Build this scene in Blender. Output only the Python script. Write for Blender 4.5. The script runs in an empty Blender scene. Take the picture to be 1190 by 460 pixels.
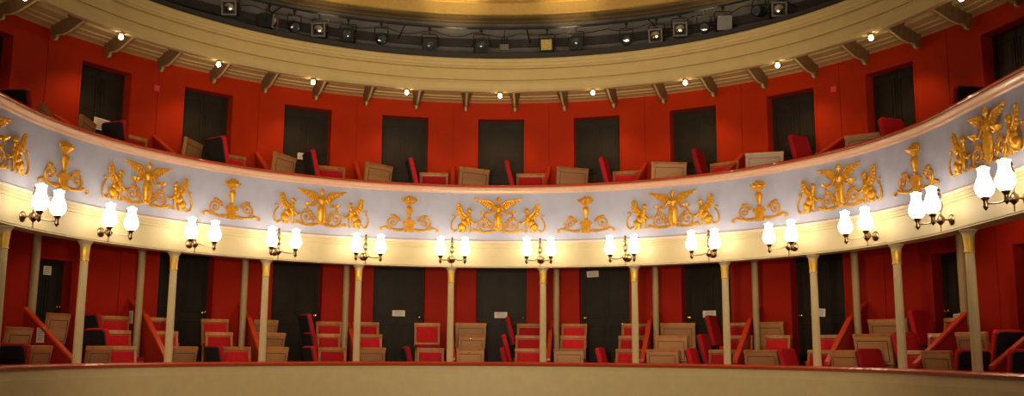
import bpy, math, random
from math import sin, cos, pi, radians as rad
from mathutils import Vector, Matrix

random.seed(7)
COL = bpy.context.scene.collection
Z0 = 1.6                       # eye level of the photograph is h = 0, the pit floor is z = 0

# ------------------------------------------------------------------ materials
def mat(name, col, rough=.5, metal=0., var=.12, scale=14., bump=0., emit=0., ecol=None, col2=None, stretch=None, bscale=None, coat=0., spec=.5, rand=0.):
    m = bpy.data.materials.new(name); m.use_nodes = True
    nt = m.node_tree; b = nt.nodes['Principled BSDF']
    b.inputs['Roughness'].default_value = rough; b.inputs['Metallic'].default_value = metal
    b.inputs['Specular IOR Level'].default_value = spec
    if coat: b.inputs['Coat Weight'].default_value = coat
    tc = nt.nodes.new('ShaderNodeTexCoord'); n = nt.nodes.new('ShaderNodeTexNoise')
    n.inputs['Scale'].default_value = scale; n.inputs['Detail'].default_value = 4
    src = tc.outputs['Object']
    if stretch:
        mp = nt.nodes.new('ShaderNodeMapping'); mp.inputs['Scale'].default_value = stretch
        nt.links.new(src, mp.inputs['Vector']); src = mp.outputs['Vector']
    nt.links.new(src, n.inputs['Vector'])
    r = nt.nodes.new('ShaderNodeValToRGB')
    c2 = col2 if col2 else tuple(c * (1 - var) for c in col)
    c1 = col if col2 else tuple(min(1, c * (1 + var)) for c in col)
    r.color_ramp.elements[0].position = .3; r.color_ramp.elements[1].position = .7
    r.color_ramp.elements[0].color = (*c2, 1); r.color_ramp.elements[1].color = (*c1, 1)
    nt.links.new(n.outputs['Fac'], r.inputs['Fac']); 
    if rand:                    # every piece of furniture has its own tone
        oi = nt.nodes.new('ShaderNodeObjectInfo'); mr = nt.nodes.new('ShaderNodeMapRange'); hs = nt.nodes.new('ShaderNodeHueSaturation')
        mr.inputs['To Min'].default_value = 1 - rand; mr.inputs['To Max'].default_value = 1 + rand * .7
        nt.links.new(oi.outputs['Random'], mr.inputs['Value']); nt.links.new(mr.outputs['Result'], hs.inputs['Value'])
        nt.links.new(r.outputs['Color'], hs.inputs['Color']); nt.links.new(hs.outputs['Color'], b.inputs['Base Color'])
    else: nt.links.new(r.outputs['Color'], b.inputs['Base Color'])
    if bump:
        n2 = nt.nodes.new('ShaderNodeTexNoise'); n2.inputs['Scale'].default_value = bscale or scale * 3
        nt.links.new(src, n2.inputs['Vector'])
        bp = nt.nodes.new('ShaderNodeBump'); bp.inputs['Strength'].default_value = bump; bp.inputs['Distance'].default_value = .01
        nt.links.new(n2.outputs['Fac'], bp.inputs['Height']); nt.links.new(bp.outputs['Normal'], b.inputs['Normal'])
    if emit:
        b.inputs['Emission Color'].default_value = (*(ecol or col), 1); b.inputs['Emission Strength'].default_value = emit
    return m

M = {}
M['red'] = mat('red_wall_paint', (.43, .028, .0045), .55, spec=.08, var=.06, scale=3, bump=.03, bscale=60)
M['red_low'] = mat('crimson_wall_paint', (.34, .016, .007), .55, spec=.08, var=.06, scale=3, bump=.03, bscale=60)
M['orange'] = mat('orange_red_gloss', (.54, .045, .008), .35, var=.05, coat=.3)
M['rail_red'] = mat('rail_red_gloss', (.52, .055, .015), .25, var=.05, coat=.4)
M['red_board'] = mat('partition_red', (.34, .020, .008), .4, spec=.15, var=.08)
M['cream'] = mat('cream_paint', (.74, .63, .38), .5, var=.03, scale=4)
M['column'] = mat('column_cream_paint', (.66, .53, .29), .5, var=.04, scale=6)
M['post'] = mat('shaded_cream_paint', (.36, .28, .145), .55, var=.05)  # rear-post cream, weaker light inside the boxes darkened into the colour
M['cream_ledge'] = mat('cream_ledge_paint', (.70, .60, .33), .5, var=.04, scale=6)
M['cream_deep'] = mat('ochre_cream_paint', (.61, .485, .225), .5, var=.04, scale=4)
M['soffit'] = mat('soffit_cream_paint', (.60, .47, .22), .55, var=.04, scale=4)
M['peach'] = mat('peach_moulding_paint', (.86, .55, .41), .25, var=.03, coat=.2)
M['blush'] = mat('blush_white_moulding', (.84, .70, .60), .45, var=.03)
M['lilac'] = mat('lilac_grey_paint', (.50, .54, .77), .6, spec=.3, var=.06, scale=5)
M['gilt'] = mat('gilt_ornament', (.92, .49, .04), .32, metal=.4, col2=(.62, .26, .015), scale=30, bump=.3, bscale=60)
M['goldcap'] = mat('gold_capital', (.80, .50, .07), .35, metal=.25, var=.1)
M['goldring'] = mat('gold_cornice', (.78, .56, .20), .28, metal=.6, var=.05)
M['gold_lip'] = mat('dull_gold_soffit', (.24, .16, .07), .5, var=.05)
M['door'] = mat('black_door_paint', (.024, .019, .015), .5, spec=.2, var=.15, scale=6)
M['door_low'] = mat('dark_door_paint', (.022, .018, .015), .5, spec=.15, var=.15, scale=6)
M['dark'] = mat('dark_grey_plaster', (.15, .15, .155), .8, var=.15, scale=3)
M['darker'] = mat('near_black_band', (.035, .035, .040), .8, var=.15)
M['black'] = mat('black_metal', (.014, .014, .015), .6, spec=.3, var=.2)
M['blackcloth'] = mat('black_board', (.014, .014, .017), .7, var=.2)
M['wood'] = mat('oak_wood', (.56, .25, .08), .32, col2=(.37, .145, .04), scale=9, stretch=(1, 1, .15), coat=.2, rand=.25)
M['wood_d'] = mat('panel_wood', (.56, .30, .145), .38, col2=(.40, .19, .075), scale=9, stretch=(.15, 1, 1), coat=.15, rand=.3)
M['wood_g'] = mat('dark_wood_groove', (.12, .055, .025), .5, var=.1)
M['velvet'] = mat('crimson_velvet', (.50, .016, .024), .8, spec=.1, rand=.35, var=.12, scale=25, bump=.1)
M['brass'] = mat('brass', (.78, .52, .18), .25, metal=1., var=.06)
M['bronze'] = mat('aged_bronze', (.36, .25, .15), .28, metal=1., var=.2)
M['paper'] = mat('white_paper', (.80, .76, .72), .7, var=.03)
M['ink'] = mat('printed_grey', (.28, .26, .26), .7, var=.05)
M['carpet'] = mat('dark_red_carpet', (.07, .012, .012), .95, var=.3, scale=60)
M['alarm'] = mat('alarm_red_plastic', (.70, .04, .06), .35, var=.04)
M['alu'] = mat('bright_aluminium', (.75, .72, .66), .22, metal=1., var=.1, scale=30)
M['lens'] = mat('lens_glass_dark', (.05, .07, .09), .06, var=.4, scale=8, coat=1.)
M['amber'] = mat('amber_gel', (.55, .42, .14), .3, var=.25, scale=25)
M['globe'] = mat('lit_opal_glass', (.9, .85, .75), .3, emit=10.5, ecol=(1., .82, .56), var=.02)
M['bulb'] = mat('lit_bulb', (.9, .85, .75), .3, emit=30., ecol=(1., .78, .48), var=.02)
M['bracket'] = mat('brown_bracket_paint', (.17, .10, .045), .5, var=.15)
M['plaster'] = mat('ceiling_cream', (.72, .56, .32), .6, var=.04)

# the house is a horseshoe: a half circle that runs on straight towards the stage past 90 degrees
def plan(a, R):
    """a in degrees -> (x, y)"""
    if abs(a) <= 90: return R * sin(rad(a)), R * cos(rad(a))
    return math.copysign(R, a), -5.4 * rad(abs(a) - 90)

# ------------------------------------------------------------------ mesh helpers
class MB:
    def __init__(s): s.v = []; s.f = []
    def add(s, vs, fs):
        n = len(s.v); s.v += [tuple(p) for p in vs]; s.f += [tuple(i + n for i in f) for f in fs]; return s
    def box(s, c, d, m=None, taper=1.):
        x, y, z = d[0] / 2, d[1] / 2, d[2] / 2
        vs = [(-x, -y, -z), (x, -y, -z), (x, y, -z), (-x, y, -z)] + [(a * taper, b * taper, z) for a, b in ((-x, -y), (x, -y), (x, y), (-x, y))]
        if m is not None: vs = [m @ Vector(p) for p in vs]
        vs = [(p[0] + c[0], p[1] + c[1], p[2] + c[2]) for p in vs]
        return s.add(vs, [(0, 3, 2, 1), (4, 5, 6, 7), (0, 1, 5, 4), (1, 2, 6, 5), (2, 3, 7, 6), (3, 0, 4, 7)])
    def tube(s, pts, rads, n=8, flat=1.):
        """round tube along pts; flat squeezes it along local y"""
        pts = [Vector(p) for p in pts]
        if not hasattr(rads, '__len__'): rads = [rads] * len(pts)
        base = len(s.v); up0 = None; vs = []
        for i, p in enumerate(pts):
            t = (pts[min(i + 1, len(pts) - 1)] - pts[max(i - 1, 0)])
            t = t.normalized() if t.length > 1e-9 else Vector((0, 0, 1))
            if up0 is None: up0 = Vector((0, 1, 0)) if abs(t.y) < .9 else Vector((1, 0, 0))
            a = (up0 - t * up0.dot(t)).normalized(); b = t.cross(a); up0 = a
            for k in range(n):
                q = 2 * pi * k / n
                vs.append(p + a * (cos(q) * rads[i] * flat) + b * (sin(q) * rads[i]))
        fs = []
        for i in range(len(pts) - 1):
            for k in range(n):
                k2 = (k + 1) % n
                fs.append((i * n + k, i * n + k2, (i + 1) * n + k2, (i + 1) * n + k))
        fs.append(tuple(range(n - 1, -1, -1))); e = (len(pts) - 1) * n; fs.append(tuple(range(e, e + n)))
        return s.add(vs, fs)
    def lathe(s, prof, c=(0, 0, 0), n=16, axis='z', flute=0., nf=0):
        vs = []; fs = []
        for r, h in prof:
            for k in range(n):
                q = 2 * pi * k / n; rr = r * (1 - flute * (.5 + .5 * cos(nf * q))) if nf else r
                a, b = rr * cos(q), rr * sin(q)
                p = (a, b, h) if axis == 'z' else ((a, h, b) if axis == 'y' else (h, a, b))
                vs.append((p[0] + c[0], p[1] + c[1], p[2] + c[2]))
        for i in range(len(prof) - 1):
            for k in range(n):
                k2 = (k + 1) % n
                f = (i * n + k, i * n + k2, (i + 1) * n + k2, (i + 1) * n + k)
                fs.append(f if axis != 'y' else f[::-1])
        fs.append(tuple(range(n - 1, -1, -1))); e = (len(prof) - 1) * n; fs.append(tuple(range(e, e + n)))
        return s.add(vs, fs)
    def ell(s, c, r, rot=0., n=10, m=7):
        """ellipsoid, rot turns it in the x-z plane"""
        vs = []; fs = []; ca, sa = cos(rot), sin(rot)
        for i in range(m + 1):
            p = pi * i / m
            for k in range(n):
                q = 2 * pi * k / n
                x, y, z = r[0] * sin(p) * cos(q), r[1] * sin(p) * sin(q), r[2] * cos(p)
                vs.append((c[0] + x * ca + z * sa, c[1] + y, c[2] - x * sa + z * ca))
        for i in range(m):
            for k in range(n):
                k2 = (k + 1) % n
                fs.append((i * n + k, (i + 1) * n + k, (i + 1) * n + k2, i * n + k2))
        return s.add(vs, fs)
    def prism(s, poly, x0, x1):
        """poly in (y, z), extruded along x"""
        n = len(poly)
        vs = [(x0, y, z) for y, z in poly] + [(x1, y, z) for y, z in poly]
        fs = [tuple(range(n)), tuple(range(2 * n - 1, n - 1, -1))] + [(i, n + i, n + (i + 1) % n, (i + 1) % n) for i in range(n)]
        return s.add(vs, fs)
    def sweep(s, prof, a0=-150., a1=150., n=240, closed=True, full=False):
        """profile of (R, h) swept round the centre of the house, angles in degrees"""
        m = len(prof); vs = []; fs = []
        for i in range(n + 1):
            a = a0 + (a1 - a0) * i / n
            for R, h in prof: vs.append((*(plan(a, R) if not full else (R * sin(rad(a)), R * cos(rad(a)))), h + Z0))
        for i in range(n):
            for j in range(m if closed else m - 1):
                j2 = (j + 1) % m
                fs.append((i * m + j, (i + 1) * m + j, (i + 1) * m + j2, i * m + j2))
        if closed:
            fs.append(tuple(range(m - 1, -1, -1))); fs.append(tuple(range(n * m, n * m + m)))
        return s.add(vs, fs)
    def bend(s, R):
        o = []
        for u, d, v in s.v:
            a = u / R; rr = min(R + d, R - .001); o.append((rr * sin(a), rr * cos(a) - R, v))
        s.v = o; return s
    def mesh(s, name, m=None, smooth=False):
        me = bpy.data.meshes.new(name); me.from_pydata(s.v, [], s.f)
        import bmesh
        bm = bmesh.new(); bm.from_mesh(me); bmesh.ops.recalc_face_normals(bm, faces=bm.faces); bm.to_mesh(me); bm.free()
        if m: me.materials.append(m)
        if smooth:
            for p in me.polygons: p.use_smooth = True
            try: me.set_sharp_from_angle(angle=rad(40))
            except Exception: pass
        return me
    def build(s, name, m, parent=None, smooth=False, bevel=0.):
        me = s.mesh(name, m, smooth)
        if bevel:
            import bmesh
            bm = bmesh.new(); bm.from_mesh(me)
            es = [e for e in bm.edges if len(e.link_faces) == 2 and e.calc_face_angle(0) > .6]
            bmesh.ops.bevel(bm, geom=es, offset=bevel, segments=2, affect='EDGES', profile=.6, clamp_overlap=True)
            bm.to_mesh(me); bm.free()
        o = bpy.data.objects.new(name, me); COL.objects.link(o)
        if parent: o.parent = parent
        return o

def remeshed(mb, name, m, parent, voxel, R=None):
    """closed parts fused into one continuous skin, then bent to the wall"""
    me = mb.mesh(name + '_raw'); t = bpy.data.objects.new(name + '_raw', me); COL.objects.link(t)
    r = t.modifiers.new('r', 'REMESH'); r.mode = 'VOXEL'; r.voxel_size = voxel
    sm = t.modifiers.new('s', 'SMOOTH'); sm.factor = .5; sm.iterations = 2
    dg = bpy.context.evaluated_depsgraph_get(); dg.update()
    out = bpy.data.meshes.new_from_object(t.evaluated_get(dg))
    bpy.data.objects.remove(t); out.name = name; out.materials.clear(); out.materials.append(m)
    if R:
        for v in out.vertices:
            u, d, w = v.co; a = u / R; rr = min(R + d, R - .001); v.co = (rr * sin(a), rr * cos(a) - R, w)
    for p in out.polygons: p.use_smooth = True
    o = bpy.data.objects.new(name, out); COL.objects.link(o); o.parent = parent
    return o

def tag(o, label=None, cat=None, group=None, kind=None):
    if label: o['label'] = label
    if cat: o['category'] = cat
    if group: o['group'] = group
    if kind: o['kind'] = kind
    return o
def empty(name, loc=(0, 0, 0), rz=0., **k):
    o = bpy.data.objects.new(name, None); COL.objects.link(o); o.empty_display_size = .1
    o.location = loc; o.rotation_euler = (0, 0, rz); return tag(o, **k)
def at(th, R, h):
    return (*plan(th, R), h + Z0)
def put(o, th, R, h, turn=0.):
    o.location = at(th, R, h); o.rotation_euler = (0, 0, -rad(max(-90, min(90, th))) + rad(turn)); return o
def copy_tree(o, parent=None):
    c = o.copy(); COL.objects.link(c); c.parent = parent
    for ch in o.children: copy_tree(ch, c)
    return c
def struct(o): o['kind'] = 'structure'; return o
ORD = ['zeroth', 'first', 'second', 'third', 'fourth', 'fifth', 'sixth', 'seventh', 'eighth', 'ninth', 'tenth', 'eleventh', 'twelfth',
       'thirteenth', 'fourteenth', 'fifteenth', 'sixteenth', 'seventeenth', 'eighteenth', 'nineteenth', 'twentieth', 'twenty-first', 'twenty-second', 'twenty-third', 'twenty-fourth']
A_C = 1.42                     # the middle of the house as the camera sees it (degrees)

# ------------------------------------------------------------------ shell
struct(MB().box((0, -2, -.05), (24, 26, .1)).build('floor', M['carpet']))
# raked floors of the two tiers
struct(MB().sweep([(5.40, -.85), (6.12, -.85), (6.12, -.62), (6.58, -.62), (6.58, -.40), (7.6, -.40), (7.6, -1.0), (5.40, -1.0)]).build('floor_lower_tier', M['carpet']))
struct(MB().sweep([(5.40, 2.27), (7.6, 2.27), (7.6, 1.86), (5.40, 1.86)]).build('floor_upper_tier', M['carpet']))
struct(MB().sweep([(6.36, 4.98), (8.2, 4.98), (8.2, 4.84), (6.36, 4.84)]).build('floor_gallery', M['darker']))
# stalls front of the lower tier
struct(MB().sweep([(5.36, -.285), (5.34, -.40), (5.35, -1.6), (5.46, -1.6), (5.46, -.285)]).build('wall_box_front', M['cream_ledge']))
struct(MB().sweep([(5.33, -.285), (5.30, -.262), (5.295, -.245), (5.31, -.222), (5.36, -.215), (5.50, -.215), (5.50, -.285)]).build('trim_1', M['rail_red']))
# beam, frieze and rail of the balcony
struct(MB().sweep([(5.335, 1.345), (5.335, 1.36), (5.325, 1.365), (5.325, 1.66), (5.315, 1.665), (5.315, 1.675), (5.325, 1.68), (5.325, 1.70), (5.312, 1.705), (5.312, 1.74), (5.56, 1.74), (5.56, 1.345)]).build('wall_balcony_beam', M['cream']))
struct(MB().sweep([(5.325, 1.74), (5.31, 1.748), (5.30, 1.765), (5.30, 1.785), (5.32, 1.80), (5.345, 1.806), (5.40, 1.806), (5.40, 1.74)]).build('trim_2', M['blush']))
struct(MB().sweep([(5.345, 1.806), (5.345, 2.63), (5.42, 2.63), (5.42, 1.806)]).build('wall_balcony_frieze', M['lilac']))
struct(MB().sweep([(5.335, 2.60), (5.315, 2.615), (5.31, 2.64), (5.295, 2.645), (5.275, 2.66), (5.27, 2.675), (5.275, 2.695), (5.295, 2.706), (5.44, 2.706), (5.44, 2.60)]).build('trim_3', M['peach']))
struct(MB().sweep([(5.285, 2.706), (5.275, 2.715), (5.275, 2.732), (5.285, 2.74), (5.47, 2.74), (5.47, 2.706)]).build('trim_4', M['rail_red']))
struct(MB().sweep([(5.56, 1.86), (7.6, 1.86), (7.6, 1.72), (5.56, 1.72)]).build('ceiling_lower_tier', M['soffit']))

def ring_wall(name, R, h0, h1, doors, seams, m, depth=.2, step=1.0):
    """curved wall with a reveal at each door opening and a shallow groove at each panel joint"""
    mb = MB()
    cuts = [(c - w / 2, c + w / 2, top, depth) for c, w, top in doors] + [(c - .05, c + .05, h1, .012) for c in seams]
    cuts.sort()
    def arc(a0, a1, Rr, z0, z1):
        n = max(1, int((a1 - a0) / step)); vs = []
        for i in range(n + 1):
            a = a0 + (a1 - a0) * i / n; vs += [(*plan(a, Rr), z0 + Z0), (*plan(a, Rr), z1 + Z0)]
        mb.add(vs, [(2 * i, 2 * i + 2, 2 * i + 3, 2 * i + 1) for i in range(n)])
    def side(a, z0, z1, d):
        q = rad(a)
        mb.add([(R * sin(q), R * cos(q), z0 + Z0), ((R + d) * sin(q), (R + d) * cos(q), z0 + Z0), ((R + d) * sin(q), (R + d) * cos(q), z1 + Z0), (R * sin(q), R * cos(q), z1 + Z0)], [(0, 1, 2, 3)])
    a = -150.
    for a0, a1, top, d in cuts:
        arc(a, a0, R, h0, h1); side(a0, h0, top, d); side(a1, h0, top, d)
        if top < h1:
            arc(a0, a1, R, top, h1)
            n = 6; vs = []
            for i in range(n + 1):
                q = rad(a0 + (a1 - a0) * i / n); vs += [(R * sin(q), R * cos(q), top + Z0), ((R + d) * sin(q), (R + d) * cos(q), top + Z0)]
            mb.add(vs, [(2 * i, 2 * i + 2, 2 * i + 3, 2 * i + 1) for i in range(n)])
        arc(a0, a1, R + d, h0, top); a = a1
    arc(a, 150., R, h0, h1)
    arc(-150, 150, R + .26, h0, h1)
    return struct(mb.build(name, m))

UD = [(1.42 + 14.6 * k, 7.0, 4.345) for k in range(-4, 5)]
UD = [(-73.6, 7.0, 4.36)] + UD + [(76.8, 7.0, 4.36)]
LD = [(-62.35, 5.3, 1.25), (-44.1, 7.6, 1.575), (-28.35, 7.2, 1.575), (-13.5, 7.6, 1.575), (1.65, 7.5, 1.575), (16.95, 7.4, 1.575), (31.95, 7.2, 1.575), (48.0, 7.6, 1.575), (67.1, 5.6, 1.39), (79.3, 7.4, 1.39)]
ring_wall('wall_upper_tier', 7.2, 2.15, 4.72, UD, [(UD[i][0] + UD[i + 1][0]) / 2 for i in range(len(UD) - 1)], M['red'])
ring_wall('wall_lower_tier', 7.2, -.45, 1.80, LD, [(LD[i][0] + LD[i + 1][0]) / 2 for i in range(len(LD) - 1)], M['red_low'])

# gallery front: fascia with its mouldings, soffit and cove
struct(MB().sweep([(6.36, 4.655), (6.33, 4.66), (6.30, 4.70), (6.29, 4.80), (6.30, 4.85), (6.31, 4.862), (6.35, 4.864), (6.35, 4.878), (6.32, 4.88), (6.32, 5.06), (6.37, 5.062), (6.37, 5.092),
                   (6.315, 5.10), (6.305, 5.115), (6.31, 5.13), (6.285, 5.14), (6.275, 5.16), (6.275, 5.185), (6.25, 5.20), (6.24, 5.22), (6.245, 5.255), (6.27, 5.272), (6.42, 5.272), (6.42, 4.655)]).build('wall_gallery_front', M['cream_deep']))
struct(MB().sweep([(6.40, 4.80), (6.72, 4.80), (6.72, 4.735), (6.90, 4.725), (6.90, 4.708), (7.0, 4.70), (7.02, 4.685), (7.14, 4.68), (7.20, 4.665), (7.5, 4.665), (7.5, 4.84), (6.40, 4.84)]).build('ceiling_gallery_soffit', M['soffit']))
# dark lighting slot above the gallery front, gold cornice and ceiling
struct(MB().sweep([(6.50, 5.272), (6.50, 5.45), (6.53, 5.45), (6.53, 5.272)]).build('trim_5', M['darker']))
struct(MB().sweep([(6.42, 5.272), (6.58, 5.272), (6.58, 4.98), (6.42, 4.98)]).build('trim_6', M['darker']))
struct(MB().sweep([(7.95, 4.98), (7.95, 6.60), (8.1, 6.60), (8.1, 4.98)]).build('wall_gallery_back', M['dark']))
struct(MB().sweep([(7.91, 6.02), (7.91, 6.19), (7.95, 6.19), (7.95, 6.02)]).build('trim_7', M['darker']))
struct(MB().sweep([(7.52, 6.535), (7.505, 6.54), (7.49, 6.555), (7.50, 6.58), (7.515, 6.59), (7.515, 6.80), (7.47, 6.815), (7.44, 6.83), (7.42, 6.86), (7.42, 6.90), (7.36, 6.92), (7.33, 6.98), (7.6, 7.0), (7.6, 6.535)]).build('trim_8', M['goldring']))
struct(MB().sweep([(7.60, 6.535), (7.62, 6.525), (7.8, 6.525), (7.82, 6.515), (7.95, 6.515), (8.1, 6.515), (8.1, 6.6), (7.60, 6.6)]).build('trim_9', M['gold_lip']))
struct(MB().sweep([(.01, 7.35), (6.6, 7.25), (7.34, 6.99), (7.6, 6.99), (7.6, 7.5), (.01, 7.5)], -180, 180, 120, full=True).build('ceiling', M['plaster']))

# ------------------------------------------------------------------ doors
def door_mesh(w, h):
    fr = MB(); leaf = MB(); t = .045
    leaf.box((0, .03, h / 2), (w, .04, h))
    st = .10; cx = w / 4 + .01; pw = w / 2 - st - .02
    mids = [(h * .50, h * .93), (h * .06, h * .42)]
    for z0, z1 in mids:
        for sx in (-1, 1):
            c = (sx * (w / 4 - .01), 0, (z0 + z1) / 2); hh = z1 - z0
            for dx, dz, sw, sh in ((-pw / 2, 0, .022, hh), (pw / 2, 0, .022, hh), (0, -hh / 2, pw, .022), (0, hh / 2, pw, .022)):
                leaf.box((c[0] + dx, .004, c[2] + dz), (sw, .016, sh))
            leaf.box((c[0], .007, c[2]), (pw - .09, .012, hh - .09))
    leaf.box((0, .006, h / 2), (.012, .012, h))
    for sx in (-1, 1): fr.box((sx * (w / 2 + .025), -.18, h / 2), (.05, .02, h + .1))
    fr.box((0, -.18, h + .025), (w + .1, .02, .05))
    return leaf, fr
nd = 0
def make_door(th, w, top, floor_h, fm, knob_side, upper):
    global nd
    nd += 1
    W = 2 * 7.38 * sin(rad(w / 2)) - .01; H = top - floor_h
    leaf, fr = door_mesh(W, H)
    d = struct(leaf.build('door_%d' % nd, M['door'] if upper else M['door_low'], bevel=.002)); put(d, th, 7.365, floor_h)
    W2 = 2 * 7.19 * sin(rad(w / 2)); f2 = MB(); t = .035
    for sx in (-1, 1): f2.box((sx * (W2 / 2 + t / 2), -.178, (H + t) / 2), (t, .02, H + t))
    f2.box((0, -.178 - .007, H + t / 2), (W2, .02, t))
    f2.build('architrave', fm, d, bevel=.004)
    k = MB().lathe([(.0, -.075), (.018, -.07), (.026, -.055), (.026, -.045), (.014, -.03), (.01, -.015), (.026, -.008), (.026, .012)], (knob_side * (W / 2 - .07), 0, .97), 12, 'y').build('knob', M['brass'], d, smooth=True)
    if upper: MB().box((.03, -.004, H * .80), (.02, .03, .05)).build('latch', M['black'], d)
    return d
for i, (c, w, t) in enumerate(UD): make_door(c, w, t, 2.27, M['red'], 1, True)
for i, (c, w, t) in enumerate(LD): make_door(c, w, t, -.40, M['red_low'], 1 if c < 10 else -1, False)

# notices
def notice(th, R, h, w, hh, tilt, label, turn=0.):
    o = MB().box((0, 0, 0), (w, .006, hh)).build('paper_notice', M['paper']); tag(o, label, 'notice', 'white paper notices')
    l = MB()
    for k in range(5): l.box((random.uniform(-.012, .012), -.0036, hh * (.32 - .16 * k)), (w * random.uniform(.6, .82), .0012, hh * .05))
    l.build('printed_lines', M['ink'], o)
    put(o, th, R, h, turn); o.rotation_euler.y = tilt
for th, h, w, hh, tl, n in [(-56.4, 3.455, .27, .19, .06, 'white paper notice on the black upper-tier door third from the left'),
                            (-27.88, 3.456, .22, .12, 0, 'white paper notice low on the black upper-tier door fifth from the left')]:
    notice(th, 7.352, h, w, hh, tl, n)
for th, h, w, hh, tl, n in [(-62.03, 1.10, .13, .13, 0, 'small white notice high on the narrow dark lower-tier door at far left'),
                            (-13.34, .637, .235, .11, 0, 'white notice on dark lower door between the fifth and sixth columns'),
                            (1.55, .623, .24, .11, 0, 'white notice on the dark lower door between the sixth and seventh columns from left'),
                            (15.03, 1.384, .22, .115, .05, 'white notice near the top of the dark lower door between seventh and eighth columns'),
                            (31.89, .622, .24, .125, 0, 'white notice on the dark lower door between the eighth and ninth columns from left'),
                            (47.3, .615, .25, .13, -.08, 'tilted white notice on the dark lower door beside the tenth column from left'),
                            (66.2, .45, .12, .16, .1, 'small white notice on the narrow dark lower-tier door at far right')]:
    notice(th, 7.352, h, w, hh, -tl, n)
for th, h, n in [(-49.99, 4.20, 'small red fire alarm box on the upper red wall, left of the middle'), (51.81, 4.23, 'small red fire alarm box on the upper red wall, right of the middle')]:
    o = MB().box((0, -.02, 0), (.10, .045, .105)).build('fire_alarm_box', M['alarm'], bevel=.008); tag(o, n, 'fire alarm', 'red alarm boxes on the upper wall')
    MB().box((0, -.044, .0), (.06, .006, .06)).build('front_cover', M['alarm'], o, bevel=.002)
    put(o, th, 7.2, h)

# ------------------------------------------------------------------ columns
def make_column():
    r = empty('column')
    H = 1.345 + .85
    pr = [(.07, .12), (.059, .14), (.057, .5), (.054, 1.2), (.050, H - .26)]
    MB().lathe(pr, n=60, flute=.10, nf=14).build('shaft', M['column'], r, smooth=True)
    MB().lathe([(.10, 0), (.10, .06), (.085, .07), (.09, .09), (.08, .12)], n=24).build('base', M['column'], r, smooth=True)
    cp = MB().lathe([(.052, H - .26), (.060, H - .255), (.060, H - .245), (.054, H - .235), (.056, H - .17), (.062, H - .10), (.066, H - .085)], n=40, flute=.08, nf=10).build('gold_neck', M['goldcap'], r, smooth=True)
    MB().lathe([(.060, H - .085), (.066, H - .055), (.08, H - .03), (.095, H - .018), (.095, H)], n=24).build('capital', M['column'], r, smooth=True)
    return r
c0 = make_column()
for k in range(12):
    o = c0 if k == 0 else copy_tree(c0)
    th = A_C + 16.33 * (k - 5.5); put(o, th, 5.42 + .0, -.85)
    o.location = at(th, 5.56 - .105, -.85)
    tag(o, 'slender cream fluted column with gold neck under the balcony, %s from the left' % ORD[k + 1], 'column', 'columns along the front of the lower boxes')
def make_post():
    r = empty('rear_post'); H = 1.72 + .62
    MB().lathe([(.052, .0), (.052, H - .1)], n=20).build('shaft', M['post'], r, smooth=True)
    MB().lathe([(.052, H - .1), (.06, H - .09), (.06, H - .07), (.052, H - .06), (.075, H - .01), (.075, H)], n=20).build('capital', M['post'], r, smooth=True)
    return r
p0 = make_post(); n = 0
for k in range(12):
    if k == 5: continue        # hidden behind its column
    o = p0 if n == 0 else copy_tree(p0); n += 1
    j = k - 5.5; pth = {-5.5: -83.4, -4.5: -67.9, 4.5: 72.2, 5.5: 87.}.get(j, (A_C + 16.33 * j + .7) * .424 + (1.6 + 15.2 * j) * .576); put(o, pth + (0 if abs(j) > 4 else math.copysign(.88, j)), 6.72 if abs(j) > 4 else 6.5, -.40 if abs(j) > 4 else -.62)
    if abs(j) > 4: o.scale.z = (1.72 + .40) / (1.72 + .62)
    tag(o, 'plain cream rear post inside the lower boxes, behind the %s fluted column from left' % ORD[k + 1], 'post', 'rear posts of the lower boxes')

# ------------------------------------------------------------------ partitions between boxes
def partition(fth, fR, bth, bR, h_floor, hf, hb, mid, m, label, group, sign=None):
    a, b = Vector(at(fth, fR, 0)), Vector(at(bth, bR, 0)); d = (b - a); d.z = 0; L = d.length
    r = empty('box_partition', (a.x, a.y, Z0 + h_floor[0]), math.atan2(d.y, d.x) - pi / 2, label=label, cat='partition', group=group)
    f0 = h_floor[0]
    pts = []
    if len(h_floor) == 1: low = [(0, 0), (L, 0)]
    else:
        y1, y2 = (6.13 - fR), (6.59 - fR)
        low = [(0, 0), (y1, 0), (y1, h_floor[1] - f0), (y2, h_floor[1] - f0), (y2, h_floor[2] - f0), (L, h_floor[2] - f0)]
    top = [(L, hb - f0), (0, hf - f0)]
    if mid: top = [(L, hb - f0), (mid[0] - fR, mid[1] - f0), (0, hf - f0)]
    MB().prism(low + top, -.022, .022).build('board', m, r)
    up = top[::-1]; cap = MB()
    poly = [(y, z) for y, z in up] + [(y, z + .045) for y, z in up[::-1]]
    cap.prism(poly, -.036, .036).build('cap_rail', M['orange'], r, bevel=.006)
    if sign:
        ys = sign[0]; zs = sign[1] - f0
        n_ = MB().box((sign[2] * .026, ys, zs), (.006, .15, .20)).build('paper_notice', M['paper'], None)
        n_.parent = None; n_.matrix_world = r.matrix_basis.copy()
        l = MB()
        for k in range(6): l.box((sign[2] * .0297, ys, zs + .07 - .026 * k), (.0012, .10, .009))
        l.build('printed_lines', M['ink'], n_)
        tag(n_, sign[3], 'notice', 'white paper notices')
signs = {-4.5: (.66, .14, -1, 'white notice on the sloping red partition beside the second column from left'), -3.5: (1.52, .45, -1, 'white notice on the sloping red partition behind the third column from left')}
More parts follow.
